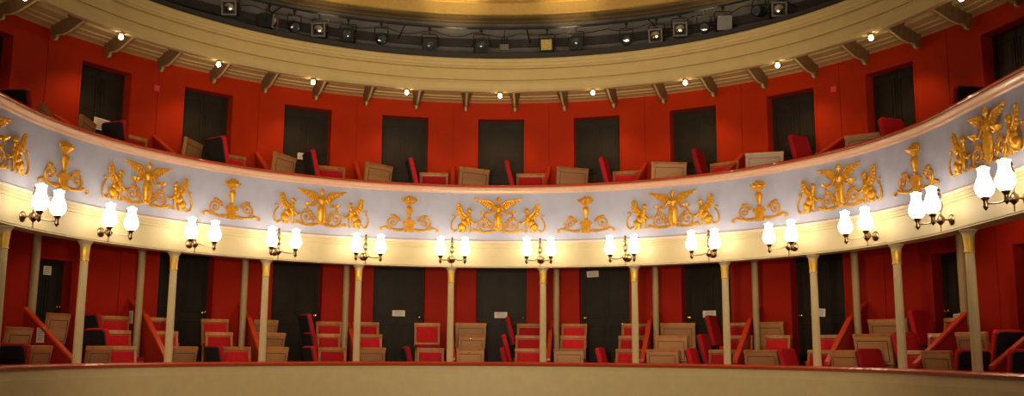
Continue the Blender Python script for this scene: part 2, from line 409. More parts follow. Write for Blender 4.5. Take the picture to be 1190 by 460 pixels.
for k in range(12):
    j = k - 5.5
    hb = .74 if abs(j + .5) > 1.6 else .52
    outer = abs(j) > 4
    partition(A_C + 16.33 * j + .7, 5.57, {-5.5: -85.4, -4.5: -69.7, 4.5: 73.4, 5.5: 88.6}.get(j, 1.6 + 15.2 * j), 6.6 if outer else 7.185, (-.85, -.62, -.40), -.20, .47 if outer else hb - .03,
              None if outer else (6.5, .43 if hb > .6 else .28), M['red_board'],
              'low red partition with orange sloping cap, at the %s lower column from left' % ORD[k + 1], 'partitions between the lower boxes', signs.get(j))
for k in range(-6, 6):
    f = 1.5 + 16.3 * (k + .5) + (.3 if k > 3 else 0); b = 1.45 + 14.65 * (k + .5)
    partition(f, 5.50, b, 7.185, (2.27,), 2.70, 3.375, None, M['red_board'], 'sloping red partition with orange cap above the balcony rail, %s from the left' % ORD[k + 7], 'partitions of the upper tier')

# ------------------------------------------------------------------ chairs
def make_chair():
    r = empty('box_chair')
    w = .49; t = .035
    for sx in (-1, 1):
        MB().tube([(sx * (w / 2 - t), -.16, 0), (sx * (w / 2 - t), -.16, .40)], [.017, .022], 8).build('leg', M['wood'], r, smooth=True)
    for sx in (-1, 1):
        MB().prism([(.11, 0), (.15, 0), (.155, .42), (.115, .42)], sx * (w / 2 - t) - .018, sx * (w / 2 - t) + .018).build('leg', M['wood'], r, bevel=.004)
    fr = MB()
    for y in (-.155, .13): fr.box((0, y, .385), (w - .05, .03, .06))
    for sx in (-1, 1): fr.box((sx * (w / 2 - t), 0, .385), (.03, .28, .06))
    fr.build('seat_frame', M['wood'], r, bevel=.004)
    MB().box((0, -.02, .435), (w - .02, .32, .06)).build('seat', M['velvet'], r, bevel=.022)
    # leaning back: wooden frame, velvet to the front, panel to the rear
    m = Matrix.Rotation(rad(-8), 4, 'X'); off = Vector((0, .135, .42)); H = .42
    def T(mb):
        mb.v = [tuple(m @ Vector(p) + off) for p in mb.v]; return mb
    b = MB()
    for sx in (-1, 1): b.box((sx * (w / 2 - .022), 0, H / 2), (.044, .04, H))
    b.box((0, 0, .06), (w - .08, .032, .05))
    T(b).build('back_frame', M['wood'], r, bevel=.005)
    T(MB().box((0, 0, H - .012), (w + .01, .052, .058))).build('top_rail', M['wood'], r, bevel=.008)
    T(MB().box((0, -.012, .225), (w - .09, .036, .275))).build('back_cushion', M['velvet'], r, bevel=.015)
    q = MB().box((0, .018, .205), (w - .012, .022, .385))
    T(q).build('rear_panel', M['wood_d'], r, bevel=.003)
    q = MB()
    for dx, dz, sw, sh in ((-.195, -.01, .008, .29), (.195, -.01, .008, .29), (0, -.155, .39, .008), (0, .135, .39, .010)): q.box((dx, .030, .205 + dz), (sw, .004, sh))
    T(q).build('panel_groove', M['wood_g'], r)
    return r
def make_flap(zb):
    r = empty('folding_seat')
    tl = rad(-14)
    m = Matrix.Rotation(tl, 4, 'Y')
    def T(mb): mb.v = [tuple(m @ Vector(p) + Vector((.02, 0, zb))) for p in mb.v]; return mb
    # rounded pad outline in (y, z)
    def outline(hw, H, rr):
        pts = [(-hw, 0), (hw, 0)]
        for k in range(7): a = k * pi / 12; pts.append((hw - rr + rr * cos(a), H - rr + rr * sin(a)))
        for k in range(7): a = pi / 2 + k * pi / 12; pts.append((-hw + rr + rr * cos(a), H - rr + rr * sin(a)))
        return pts
    T(MB().prism(outline(.21, .52, .05), -.008, .064)).build('cushion', M['velvet'], r, smooth=True, bevel=.014)
    T(MB().prism(outline(.20, .505, .045), -.030, -.006)).build('underside_board', M['blackcloth'], r, bevel=.004)
    MB().tube([(.03, 0, 0), (.03, 0, zb + .04)], .022, 10).build('support_post', M['black'], r, smooth=True)
    MB().lathe([(.09, 0), (.09, .012), (.03, .02)], (.03, 0, 0), 16).build('foot_plate', M['black'], r, smooth=True)
    return r
ROW = {1: ('front', 5.90, -.85), 2: ('middle', 6.36, -.62), 3: ('back', 6.82, -.40)}
# kind, box (0 is the middle one), row, angle, width; for the upper tier kind, door, angle, radius
LOW = [('W', -5, 2, -74.5, 1.04), ('W', -5, 1, -75.9, 1.0), ('F', -5, 1, -79.2, 1.0), ('W', -4, 3, -64.9, 0.9), ('F', -4, 3, -58.5, 1.0), ('F', -4, 2, -60.6, 1.0),
       ('A', -4, 3, -54.7, 0.95), ('A', -4, 2, -56.8, 0.95), ('W', -4, 1, -65.8, 1.0), ('A', -4, 1, -60.0, 0.95), ('A', -3, 3, -48.9, 0.95),
       ('A', -3, 2, -50.0, 0.95), ('W', -3, 1, -51.5, 1.0), ('A', -3, 3, -40.6, 0.95), ('A', -3, 2, -41.7, 0.95), ('F', -3, 1, -45.1, 1.0), ('A', -3, 1, -41.5, 0.95),
       ('W', -2, 3, -34.5, 0.9), ('W', -2, 2, -35.1, 1.0), ('W', -2, 1, -36.4, 1.0), ('F', -2, 3, -27.4, 1.0), ('F', -2, 2, -27.9, 1.0), ('F', -2, 1, -29.4, 1.0),
       ('A', -2, 3, -24.0, 0.95), ('A', -2, 2, -25.0, 0.82), ('A', -2, 1, -25.9, 0.95), ('A', -1, 3, -18.5, 0.95), ('A', -1, 2, -18.8, 0.95), ('W', -1, 1, -20.3, 1.06),
       ('A', -1, 3, -9.4, 0.95), ('F', -1, 1, -13.3, 1.0), ('A', -1, 1, -9.7, 0.95), ('W', 0, 3, -3.1, 1.14), ('W', 0, 2, -3.1, 0.96), ('W', 0, 1, -3.3, 0.96),
       ('F', 0, 3, 3.4, 1.0), ('F', 0, 2, 3.0, 1.0), ('F', 0, 1, 3.0, 1.0), ('A', 0, 3, 6.0, 0.95), ('A', 0, 2, 6.1, 0.95), ('A', 0, 1, 6.5, 0.95), ('A', 1, 3, 12.7, 0.95),
       ('A', 1, 2, 13.1, 0.95), ('W', 1, 1, 13.4, 1.02), ('F', 1, 1, 19.5, 1.0), ('A', 1, 3, 21.9, 0.95), ('A', 1, 2, 22.4, 0.95), ('A', 1, 1, 23.3, 0.95), ('W', 2, 3, 29.0, 1.22),
       ('W', 2, 2, 29.3, 1.12), ('W', 2, 1, 29.4, 1.08), ('F', 2, 3, 34.4, 1.0), ('F', 2, 2, 34.8, 1.0), ('F', 2, 1, 35.0, 1.0), ('A', 2, 3, 37.5, 0.95), ('A', 2, 2, 39.1, 0.95),
       ('A', 2, 1, 38.8, 0.95), ('W', 3, 3, 43.0, 1.0), ('W', 3, 1, 46.4, 1.12), ('A', 3, 2, 45.0, 0.95), ('F', 3, 1, 51.2, 1.0), ('A', 3, 2, 53.3, 0.95), ('A', 3, 1, 55.3, 0.95),
       ('W', 4, 3, 60.9, 1.22), ('W', 4, 2, 61.9, 1.22), ('F', 4, 1, 65.4, 1.0), ('W', 4, 1, 61.1, 1.0), ('F', 4, 2, 66.7, 1.0), ('F', 4, 3, 65.4, 1.0), ('A', 4, 2, 70.6, 0.95),
       ('A', 4, 3, 69.2, 0.95), ('A', 4, 1, 71.1, 0.95), ('W', 5, 2, 78.5, 1.0), ('W', 5, 1, 77.8, 0.98), ('F', 5, 1, 83.2, 1.0), ('F', 5, 2, 82.6, 1.0), ('F', 6, 1, 94.8, 1.0),
       ]
UP = [('F', -5, -78.1, 6.16), ('W', -5, -74.8, 6.1), ('W', -4, -68.2, 6.05), ('F', -4, -61.0, 6.2), ('A', -4, -57.6, 6.3), ('W', -3, -51.9, 5.85), ('F', -3, -46.5, 5.81),
       ('A', -3, -41.6, 6.39), ('W', -2, -36.5, 5.78), ('F', -2, -30.5, 5.83), ('A', -2, -26.0, 6.34), ('W', -1, -20.2, 5.77), ('F', -1, -13.3, 5.7), ('A', -1, -9.4, 6.32),
       ('W', 0, -3.7, 5.74), ('F', 0, 3.6, 5.73), ('A', 0, 6.6, 6.29), ('W', 1, 13.2, 5.82), ('F', 1, 20.4, 5.78), ('A', 1, 22.3, 6.4), ('W', 2, 29.7, 5.91),
       ('F', 2, 36.9, 5.8), ('A', 2, 37.9, 6.41), ('W', 3, 45.4, 6.1), ('F', 3, 53.8, 5.92), ('W', 4, 61.9, 6.21), ('F', 4, 67.6, 6.2), ('F', 5, 82.7, 6.04),
       ]
chair0, flap0, flap1 = make_chair(), make_flap(.36), make_flap(.46); used = set()
def inst(kind, tall=False):
    src = (flap1 if tall else flap0) if kind == 'F' else chair0
    if src.name in used: return copy_tree(src)
    used.add(src.name); return src
cnt = {}
for k, b, r, th, wd in LOW: cnt[(k, b, r)] = cnt.get((k, b, r), 0) + 1
seen = {}
for k, b, r, th, wd in LOW:
    row, R, fl = ROW[r]; o = inst(k, r == 3 and b > -4); key = (k, b, r)
    j = random.uniform(-3, 3)
    if k == 'A': put(o, th, {1: 5.75, 2: 6.32, 3: 6.78}[r], fl, j); o.scale.x = wd
    elif k == 'W': put(o, th, {1: 5.91, 2: 6.37, 3: 6.83}[r], fl, 180 + 8 + j); o.scale.x = wd
    else: put(o, th, {1: 5.80, 2: 6.32, 3: 6.80}[r], fl, (184 if b >= 5 else 4) + j)
    box = 'box between %s and %s columns' % (ORD[b + 6], ORD[b + 7]) if b < 6 else 'box beyond twelfth column'
    pre = ''
    if cnt[key] > 1:
        pre = 'left-hand ' if seen.get(key, 0) == 0 else 'right-hand '
        seen[key] = seen.get(key, 0) + 1
    lab = {'A': '%sred-backed chair facing stage, %s row, lower %s from left', 'W': '%schair turned back-to-front, %s row, lower %s from left',
           'F': '%sfolded-up red seat with black underside, %s row, lower %s'}[k] % (pre, row, box)
    if (k, b) == ('W', 0) and r < 3:
        m8 = Matrix.Rotation(rad(-8), 4, 'X') @ Vector((.03, .042, .37)) + Vector((0, .135, .42))
        MB().ell(m8, (.017, .012, .017)).build('stud', M['brass'], o, smooth=True)
    tag(o, lab, 'chair' if k != 'F' else 'folding seat', 'chairs in the lower boxes' if k != 'F' else 'folding seats in the lower boxes')
for k, b, th, R in UP:
    o = inst(k, True); R = min(6.5, R)
    j = random.uniform(-4, 4)
    if k == 'A': put(o, th, R - .17, 2.27, j)
    elif k == 'W': put(o, th, max(5.80, R) + .15, 2.27, 180 + 30 + j); o.scale.x = 1.22
    else: put(o, th, max(R, 5.78), 2.27, (182 if b >= 5 else 2) + j)
    d = ORD[b + 6]
    lab = {'A': 'red-backed chair behind the balcony rail, right of the %s upper door from left' % d,
           'W': 'wooden chair turned back-to-front behind the balcony rail, left of the %s upper door' % d,
           'F': 'folded-up red seat with black underside before the %s upper door from left' % d}[k]
    tag(o, lab, 'chair' if k != 'F' else 'folding seat', 'chairs along the upper tier' if k != 'F' else 'folding seats along the upper tier')

# ------------------------------------------------------------------ gilded reliefs on the frieze
RW = 5.343
S = 1 / 342.
def Qf(cx, cy):
    return lambda x, y, d=0.: ((x - cx) * S, -d, (cy - y) * S)
def spline(pts, n=6):
    """Catmull-Rom through 3-tuples"""
    P = [Vector(p) for p in pts]; P = [P[0] * 2 - P[1]] + P + [P[-1] * 2 - P[-2]]; out = []
    for i in range(1, len(P) - 2):
        for k in range(n):
            t = k / n; a, b, c, d = P[i - 1:i + 3]
            out.append(.5 * ((2 * b) + (c - a) * t + (2 * a - 5 * b + 4 * c - d) * t * t + (3 * b - a - 3 * c + d) * t ** 3))
    out.append(P[-2]); return out
def ramp(a, b, n, c=None):
    if c is None: return [a + (b - a) * i / (n - 1) for i in range(n)]
    h = n // 2; return ramp(a, b, h) + ramp(b, c, n - h)
def mirror(mb):
    o = MB(); o.v = [(-x, y, z) for x, y, z in mb.v]; o.f = [f[::-1] for f in mb.f]; return o
def leaf(mb, Q, a, b, w, d=.014, r=.35):
    ax, ay, az = Q(*a, d); bx, by, bz = Q(*b, d)
    L = math.hypot(bx - ax, bz - az) / 2
    mb.ell(((ax + bx) / 2, ay, (az + bz) / 2), (w * S, w * S * .6, L), math.atan2(bx - ax, bz - az), 8, 6)
def strand(mb, Q, pts, r0, r1, r2=None, d=.012):
    p = spline([Q(x, y, d) for x, y in pts], 5); rr = [q * S * .8 for q in ramp(r0, r1, len(p), r2)]
    mb.tube(p, rr, 8, .8)
def spiral(cx, cy, r0, r1, a0, turns, n=26):
    return [(cx + (r0 + (r1 - r0) * i / n) * cos(a0 + turns * 2 * pi * i / n), cy + (r0 + (r1 - r0) * i / n) * sin(a0 + turns * 2 * pi * i / n)) for i in range(n + 1)]

def scroll_left(mb, Q, cx, cy, rad_, end, foot):
    """acanthus scroll: spiral, stem along the bottom, leafy ends (drawn on the left side)"""
    sp = spiral(cx, cy, rad_, 5, pi * .95, -1.0 * 1.6, 30)
    sp = [(cx + (rad_ - (rad_ - 4) * i / 30) * cos(pi * .62 + 1.75 * 2 * pi * i / 30), cy + (rad_ - (rad_ - 4) * i / 30) * sin(pi * .62 + 1.75 * 2 * pi * i / 30)) for i in range(31)]
    stem = [foot, ((foot[0] + cx) / 2 + 6, foot[1] + 8), (cx - 4, cy + rad_ + 6)]
    strand(mb, Q, stem + sp[0:1], 7, 8, 6)
    strand(mb, Q, sp, 6.5, 4, 2.5)
    mb.ell(Q(cx, cy, .012), (7 * S, 7 * S, 7 * S))
    # leafy tail to the outside
    strand(mb, Q, [(cx - 4, cy + rad_ + 6), (cx - 28, cy + rad_ + 2), (cx - 48, cy + rad_ - 6), end], 7, 8, 4)
    for dx, dy in ((-9, 4), (-6, 12), (4, 14), (-3, -8)): leaf(mb, Q, end, (end[0] + dx, end[1] + dy), 5)
    # frill over the spiral
    for k in range(6):
        a = -pi * .62 + k * .30
        leaf(mb, Q, (cx + rad_ * .82 * cos(a), cy + rad_ * .82 * sin(a)), (cx + (rad_ + 13) * cos(a + .2), cy + (rad_ + 13) * sin(a + .2)), 5)
    for k in range(4):
        x = foot[0] + (cx - foot[0]) * (.15 + .22 * k)
        leaf(mb, Q, (x, foot[1] + 8), (x - 6, foot[1] - 8 + 3 * k), 4.5)

def make_victory():
    r = empty('winged_figure_relief'); Q = Qf(485, 300)
    # figure: one continuous body
    b = MB()
    b.ell(Q(486, 216, .035), (10.5 * S, 11 * S, 14 * S), 0, 12, 8)
    b.ell(Q(486, 219, .035 + 11 * S), (2.2 * S, 3 * S, 3.5 * S))                       # nose
    b.tube([Q(486, 228, .028), Q(486, 244, .026)], [6.5 * S, 7.5 * S], 10)
    b.ell(Q(486, 258, .026), (24 * S, 14 * S, 20 * S), 0, 12, 8)                        # chest
    for s in (-1, 1): b.ell(Q(486 + s * 9, 259, .026 + 9 * S), (8 * S, 7 * S, 7 * S))
    b.tube([Q(486, 262, .026), Q(486, 284, .025), Q(486, 300, .025)], [18 * S, 14.5 * S, 20 * S], 12)
    for s in (-1, 1):
        p = spline([Q(486 + s * 19, 249, .028), Q(486 + s * 33, 272, .034), Q(486 + s * 44, 291, .036), Q(486 + s * 58, 296, .040), Q(486 + s * 74, 293, .042)], 4)
        b.tube(p, [q * S for q in ramp(8, 5, len(p))], 8)
        b.ell(Q(486 + s * 76, 292, .042), (6 * S, 5 * S, 5 * S))
    remeshed(b, 'body', M['gilt'], r, .0055, RW)
    # hair
    h = MB(); h.ell(Q(486, 207, .033), (13 * S, 12 * S, 9 * S), 0, 12, 6); h.ell(Q(475, 217, .03), (4 * S, 7 * S, 9 * S)); h.ell(Q(497, 217, .03), (4 * S, 7 * S, 9 * S)); h.ell(Q(486, 198, .033), (6 * S, 6 * S, 5 * S))
    remeshed(h, 'hair', M['gilt'], r, .006, RW)
    # gown with folds and leafy hem
    g = MB()
    g.tube([Q(486, 296, .025), Q(486, 312, .026), Q(486, 345, .024), Q(486, 378, .020)], [24 * S, 27 * S, 25 * S, 19 * S], 14, .7)
    for k in range(-3, 4): g.tube([Q(486 + k * 6, 300, .038), Q(486 + k * 7.2, 330, .042), Q(486 + k * 6, 372, .034)], [2.5 * S, 4 * S, 3 * S], 6)
    g.tube([Q(462, 300, .034), Q(486, 306, .046), Q(510, 300, .034)], [4 * S, 5 * S, 4 * S], 8)
    for k in range(-3, 4): leaf(g, Q, (486 + k * 6, 364), (486 + k * 9, 405 - abs(k) * 7), 6, .026)
    g.bend(RW).build('gown', M['gilt'], r, smooth=True)
    wing = MB()
    strand(wing, Q, [(470, 256), (456, 236), (436, 221), (410, 217), (378, 213), (341, 205)], 9, 8, 3, .024)
    roots = [(378, 213), (392, 215), (404, 217), (416, 219), (427, 221), (437, 224), (446, 230), (454, 238), (460, 246)]
    tips = [(346, 210), (364, 226), (380, 237), (394, 246), (408, 254), (421, 264), (434, 274), (447, 281), (460, 284)]
    for a, t in zip(roots, tips): leaf(wing, Q, a, t, 8, .016)
    for a, t in zip(roots[2:], tips[2:]): leaf(wing, Q, a, ((a[0] + t[0]) / 2 - 2, (a[1] + t[1]) / 2), 6.5, .024)
    for mb in (wing, mirror(wing)): mb.v = list(mb.v); mb.bend(RW).build('wing', M['gilt'], r, smooth=True)
    for s in (-1, 1):
        c = Q(486 + s * 84, 300, .042)
        MB().lathe([(.002, -11 * S), (10 * S, -10 * S), (4 * S, -5 * S), (4 * S, -1 * S), (14 * S, 5 * S), (21 * S, 13 * S), (23 * S, 17 * S), (19 * S, 17 * S), (12 * S, 10 * S)], c, 14).bend(RW).build('bowl', M['gilt'], r, smooth=True)
    # griffins
    def griffin(flip):
        g_ = MB()
        def E(x, y, a, b_, c_, d=.022, rot=0.): g_.ell(Q(x, y, d), (a * S, c_ * S, b_ * S), rot, 12, 8)
        E(274, 370, 24, 21, 17, .02, .3); E(292, 346, 24, 19, 15, .022, .75); E(312, 322, 15, 21, 13, .026, .3)
        g_.tube([Q(312, 312, .028), Q(320, 290, .032)], [11 * S, 9 * S], 10)
        E(321, 277, 11, 12, 10, .034); E(331, 280, 6, 5, 5, .036); E(312, 272, 7, 10, 8, .03); E(318, 266, 8, 5, 7, .032); E(310, 286, 6, 9, 7, .03)
        g_.tube(spline([Q(316, 334, .034), Q(319, 360, .036), Q(316, 384, .034), Q(316, 400, .032)], 3), [q * S for q in ramp(9, 5, 10)], 8)
        E(321, 401, 9, 4.5, 6, .03)
        g_.tube(spline([Q(320, 328, .028), Q(337, 346, .034), Q(350, 351, .034), Q(360, 342, .032)], 3), [q * S for q in ramp(8, 5, 10)], 8)
        g_.tube(spline([Q(270, 364, .034), Q(290, 378, .038), Q(280, 396, .034), Q(262, 401, .03)], 3), [q * S for q in ramp(13, 5, 10)], 8)
        E(284, 401, 14, 4.5, 6, .03)
        g_.tube(spline([Q(254, 386, .014), Q(236, 401, .013), Q(219, 390, .013), Q(214, 362, .013), Q(222, 338, .013), Q(234, 322, .013), Q(235, 309, .013), Q(225, 305, .013), Q(218, 312, .013)], 4), [q * S for q in ramp(5.5, 4.2, 33)], 8)
        if flip: g_ = mirror(g_)
        o = remeshed(g_, 'griffin', M['gilt'], r, .0055, RW)
        w = MB()
        strand(w, Q, [(312, 320), (294, 304), (278, 286), (270, 266), (264, 250), (254, 242), (246, 249), (250, 257)], 10, 8, 4, .026)
        for a, t in (((266, 256), (243, 262)), ((268, 266), (243, 280)), ((272, 276), (246, 297)), ((278, 286), (254, 313)), ((286, 296), (266, 326)), ((296, 306), (281, 334))): leaf(w, Q, a, t, 10.5, .024)
        if flip: w = mirror(w)
        w.bend(RW).build('griffin_wing', M['gilt'], o, smooth=True)
    griffin(False); griffin(True)
    sc = MB()
    scroll_left(sc, Q, 400, 360, 36, (345, 388), (470, 392))
    strand(sc, Q, [(470, 392), (456, 396), (436, 398), (404, 402)], 5, 7, 6)
    strand(sc, Q, spiral(443, 364, 17, 3, .5 * pi, 1.5, 18), 5, 4, 3)
    strand(sc, Q, [(360, 340), (345, 352), (334, 356)], 4, 5, 3)
    for mb in (sc, mirror(sc)): mb.bend(RW).build('scrollwork', M['gilt'], r, smooth=True)
    return r

def make_torch():
    r = empty('flaming_torch_relief'); Q = Qf(996, 300)
    fl = MB()
    for x, y, tx, ty, w in ((960, 232, 948, 208, 6), (970, 230, 966, 203, 7), (980, 228, 984, 198, 7), (992, 228, 989, 190, 8), (1003, 228, 1008, 192, 8), (1013, 229, 1018, 200, 7), (1022, 230, 1027, 199, 7), (1030, 232, 1040, 212, 6), (986, 230, 975, 212, 7), (1008, 232, 1014, 212, 7)):
        leaf(fl, Q, (x, y), (tx, ty), w, .028)
    fl.ell(Q(996, 226, .026), (40 * S, 14 * S, 9 * S)); fl.bend(RW).build('flame', M['gilt'], r, smooth=True)
    def z(y): return (300 - y) * S
    c = (0, -.020, 0)
    MB().lathe([(5 * S, z(250)), (11 * S, z(246)), (25 * S, z(238)), (34 * S, z(230)), (37 * S, z(226)), (30 * S, z(224))], c, 18).bend(RW).build('fire_bowl', M['gilt'], r, smooth=True)
    MB().lathe([(9 * S, z(330)), (12 * S, z(326)), (7 * S, z(318)), (9 * S, z(310)), (14 * S, z(296)), (18 * S, z(276)), (18 * S, z(264)), (12 * S, z(256)), (6 * S, z(252)), (10 * S, z(247))], c, 18, flute=.12, nf=9).bend(RW).build('torch_stem', M['gilt'], r, smooth=True)
    pd = MB().box(Q(996, 370, .014), (42 * S, .05, 62 * S)); pd.box(Q(996, 372, .032), (26 * S, .03, 42 * S)); pd.box(Q(996, 338, .018), (54 * S, .055, 8 * S)); pd.box(Q(996, 402, .016), (48 * S, .052, 6 * S))
    for s in (-1, 1): pd.tube([Q(996 + s * 28, 350, -.0), Q(996 + s * 28, 350, .04)], [9 * S, 9 * S], 12); pd.tube([Q(996 + s * 26, 356, .02), Q(996 + s * 22, 380, .02)], [6 * S, 3 * S], 8)
    pd.bend(RW).build('pedestal', M['gilt'], r)
    sc = MB()
    scroll_left(sc, Q, 903, 350, 34, (834, 388), (970, 388))
    sc2 = mirror(sc)
    for mb in (sc, sc2): mb.bend(RW).build('scrollwork', M['gilt'], r, smooth=True)
    return r
v0 = make_victory()
for i, k in enumerate(range(-3, 4)):
    o = v0 if i == 0 else copy_tree(v0); put(o, {-3: -96.2, 3: 100.1}.get(k, 1.55 + 32.1 * k), RW, 2.235)
    tag(o, 'gilded relief of winged figure between two griffins on lilac balcony frieze, %s from left' % ORD[i + 1], 'relief', 'winged figure reliefs on the frieze')
t0 = make_torch()
for i, k in enumerate((-5, -3, -1, 1, 3, 5)):
    o = t0 if i == 0 else copy_tree(t0); put(o, 1.5 + 16.12 * k, RW, 2.215)
    tag(o, 'gilded relief of flaming torch on scrolls on the balcony frieze, %s from left' % ORD[i + 1], 'relief', 'torch reliefs on the frieze')

# ------------------------------------------------------------------ sconces
def make_sconce():
    r = empty('wall_sconce')
    MB().lathe([(.062, .0), (.066, -.008), (.060, -.018), (.045, -.024), (.03, -.034), (.018, -.04), (.018, -.05)], (0, 0, 0), 20, 'y').build('wall_plate', M['bronze'], r, smooth=True)
    st = MB()
    st.tube([(0, -.03, 0), (0, -.13, 0)], .012, 8)
    st.lathe([(.004, -.135), (.010, -.12), (.007, -.10), (.012, -.085), (.007, -.07), (.02, -.055), (.044, -.03), (.050, 0), (.044, .03), (.02, .05), (.014, .08), (.022, .10), (.036, .13), (.040, .16), (.030, .19), (.014, .22), (.012, .24), (.028, .255), (.030, .27), (.018, .29), (.010, .31), (.020, .325), (.016, .345), (.004, .36)], (0, -.135, 0), 16)
    st.build('hub', M['bronze'], r, smooth=True)
    for s in (-1, 1):
        a = MB().tube(spline([(s * .03, -.15, 0), (s * .10, -.22, -.03), (s * .20, -.31, -.03)], 5), .0085, 8).build('arm', M['bronze'], r, smooth=True)
        c = (s * .20, -.31, -.03)
        MB().lathe([(.004, -.065), (.022, -.04), (.030, -.03), (.024, -.015), (.024, .03), (.034, .045), (.042, .058), (.044, .068), (.0, .068)], c, 16).build('cup', M['bronze'], a, smooth=True)
        MB().lathe([(0.000, 0.070), (0.042, 0.070), (0.056, 0.079), (0.080, 0.109), (0.092, 0.145), (0.092, 0.176), (0.080, 0.217), (0.061, 0.262), (0.051, 0.302), (0.052, 0.334), (0.063, 0.361), (0.060, 0.361), (0.048, 0.343), (0.028, 0.343), (0.026, 0.379), (0.000, 0.379)], c, 24).build('glass_shade', M['globe'], a, smooth=True)
    return r
s0 = make_sconce()
for i, th in enumerate((-87.3, -70.9, -54.2, -38.7, -22.7, -6.85, 9.38, 25.24, 40.94, 56.4, 72.6, 90.3, 107.)):
    o = s0 if i == 0 else copy_tree(s0); put(o, th, 5.326, 1.47)
    tag(o, 'lit bronze sconce with two white glass shades on the cream beam, %s from left' % ORD[i + 1], 'wall lamp', 'lit sconces along the balcony')

# ------------------------------------------------------------------ gallery brackets and lamps
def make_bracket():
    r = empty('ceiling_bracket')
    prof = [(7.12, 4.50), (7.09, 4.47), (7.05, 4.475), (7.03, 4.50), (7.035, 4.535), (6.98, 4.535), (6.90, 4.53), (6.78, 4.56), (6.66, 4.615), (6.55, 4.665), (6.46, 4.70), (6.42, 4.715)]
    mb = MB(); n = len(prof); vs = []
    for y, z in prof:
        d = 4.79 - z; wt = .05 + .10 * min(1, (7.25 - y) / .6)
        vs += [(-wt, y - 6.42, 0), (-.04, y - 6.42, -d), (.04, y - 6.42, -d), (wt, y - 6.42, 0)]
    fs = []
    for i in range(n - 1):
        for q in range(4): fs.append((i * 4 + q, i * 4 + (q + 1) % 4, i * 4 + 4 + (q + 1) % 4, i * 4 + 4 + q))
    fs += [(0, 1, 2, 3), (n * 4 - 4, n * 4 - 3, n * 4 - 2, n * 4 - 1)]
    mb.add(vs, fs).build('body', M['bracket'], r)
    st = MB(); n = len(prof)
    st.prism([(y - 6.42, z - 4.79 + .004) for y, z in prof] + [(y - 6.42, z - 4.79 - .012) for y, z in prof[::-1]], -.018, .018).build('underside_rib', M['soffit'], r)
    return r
b0 = make_bracket()
ks = list(range(-11, 12))
for i, k in enumerate(ks):
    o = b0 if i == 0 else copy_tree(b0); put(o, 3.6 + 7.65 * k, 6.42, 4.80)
    tag(o, 'scrolled brown bracket under the gallery ceiling, %s from left' % ORD[i + 1], 'bracket', 'brackets under the gallery ceiling')
def make_lamp():
    r = empty('ceiling_lamp')
    MB().lathe([(.045, .045), (.045, .02), (.03, .01), (.0, .01)], n=16).build('holder', M['brass'], r, smooth=True)
    MB().ell((0, 0, -.02), (.036, .036, .036), 0, 14, 9).build('bulb', M['bulb'], r, smooth=True)
    return r
l0 = make_lamp()
LAMPS = (-76., -60.3, -44.6, -29.3, -14.0, 1.4, 16.8, 32.1, 47.4, 63.0, 78.6)
def light(name, kind, loc, e, col, **k):
    d = bpy.data.lights.new(name, kind); d.energy = e; d.color = col
    for a, v in k.items(): setattr(d, a, v)
    o = bpy.data.objects.new(name, d); COL.objects.link(o); o.location = loc; return o
for i, th in enumerate(LAMPS):
    o = l0 if i == 0 else copy_tree(l0); put(o, th, 6.46, 4.755); o.location = at(th, 6.375, 4.61)
    tag(o, 'small bright round bulb under the gallery edge, %s from left' % ORD[i + 1], 'lamp', 'small bulbs under the gallery edge')
    l = light('gallery_bulb_light', 'SPOT', at(th, 6.39, 4.55), 34., (1, .60, .27), shadow_soft_size=.04, spot_size=rad(104), spot_blend=.7)
    l.rotation_euler = (Vector(at(th, 6.95, 2.5)) - l.location).to_track_quat('-Z', 'Y').to_euler()

# ------------------------------------------------------------------ stage lights in the dark slot
def pipe(R, h, r, a0=-60, a1=62, n=90): return [at(a0 + (a1 - a0) * i / n, R, h) for i in range(n + 1)]
pr = empty('lighting_pipe', (0, 0, 0), label='long black curved lighting pipe below the gold cornice', cat='pipe')
MB().tube(pipe(6.9, 6.06, .02), .02, 8).build('tube', M['black'], pr, smooth=True)
for k in range(-3, 4):
    MB().tube([at(A_C + 4 + 19.3 * k, 6.9, 6.06), at(A_C + 4 + 19.3 * k, 7.93, 6.10)], .012, 6).build('wall_arm', M['black'], pr)
cb = MB()
pts = []
for i in range(240):
    a = -58 + 118 * i / 239; s = (i % 14) / 14
    pts.append(at(a, 7.11 + .01 * sin(i * 1.7), 6.04 - .07 * sin(pi * s) - .02 * sin(i * .37)))
o = cb.tube(pts, .007, 5).build('lighting_cable', M['black']); tag(o, 'thin black cable drooping along the lighting pipe', 'cable')
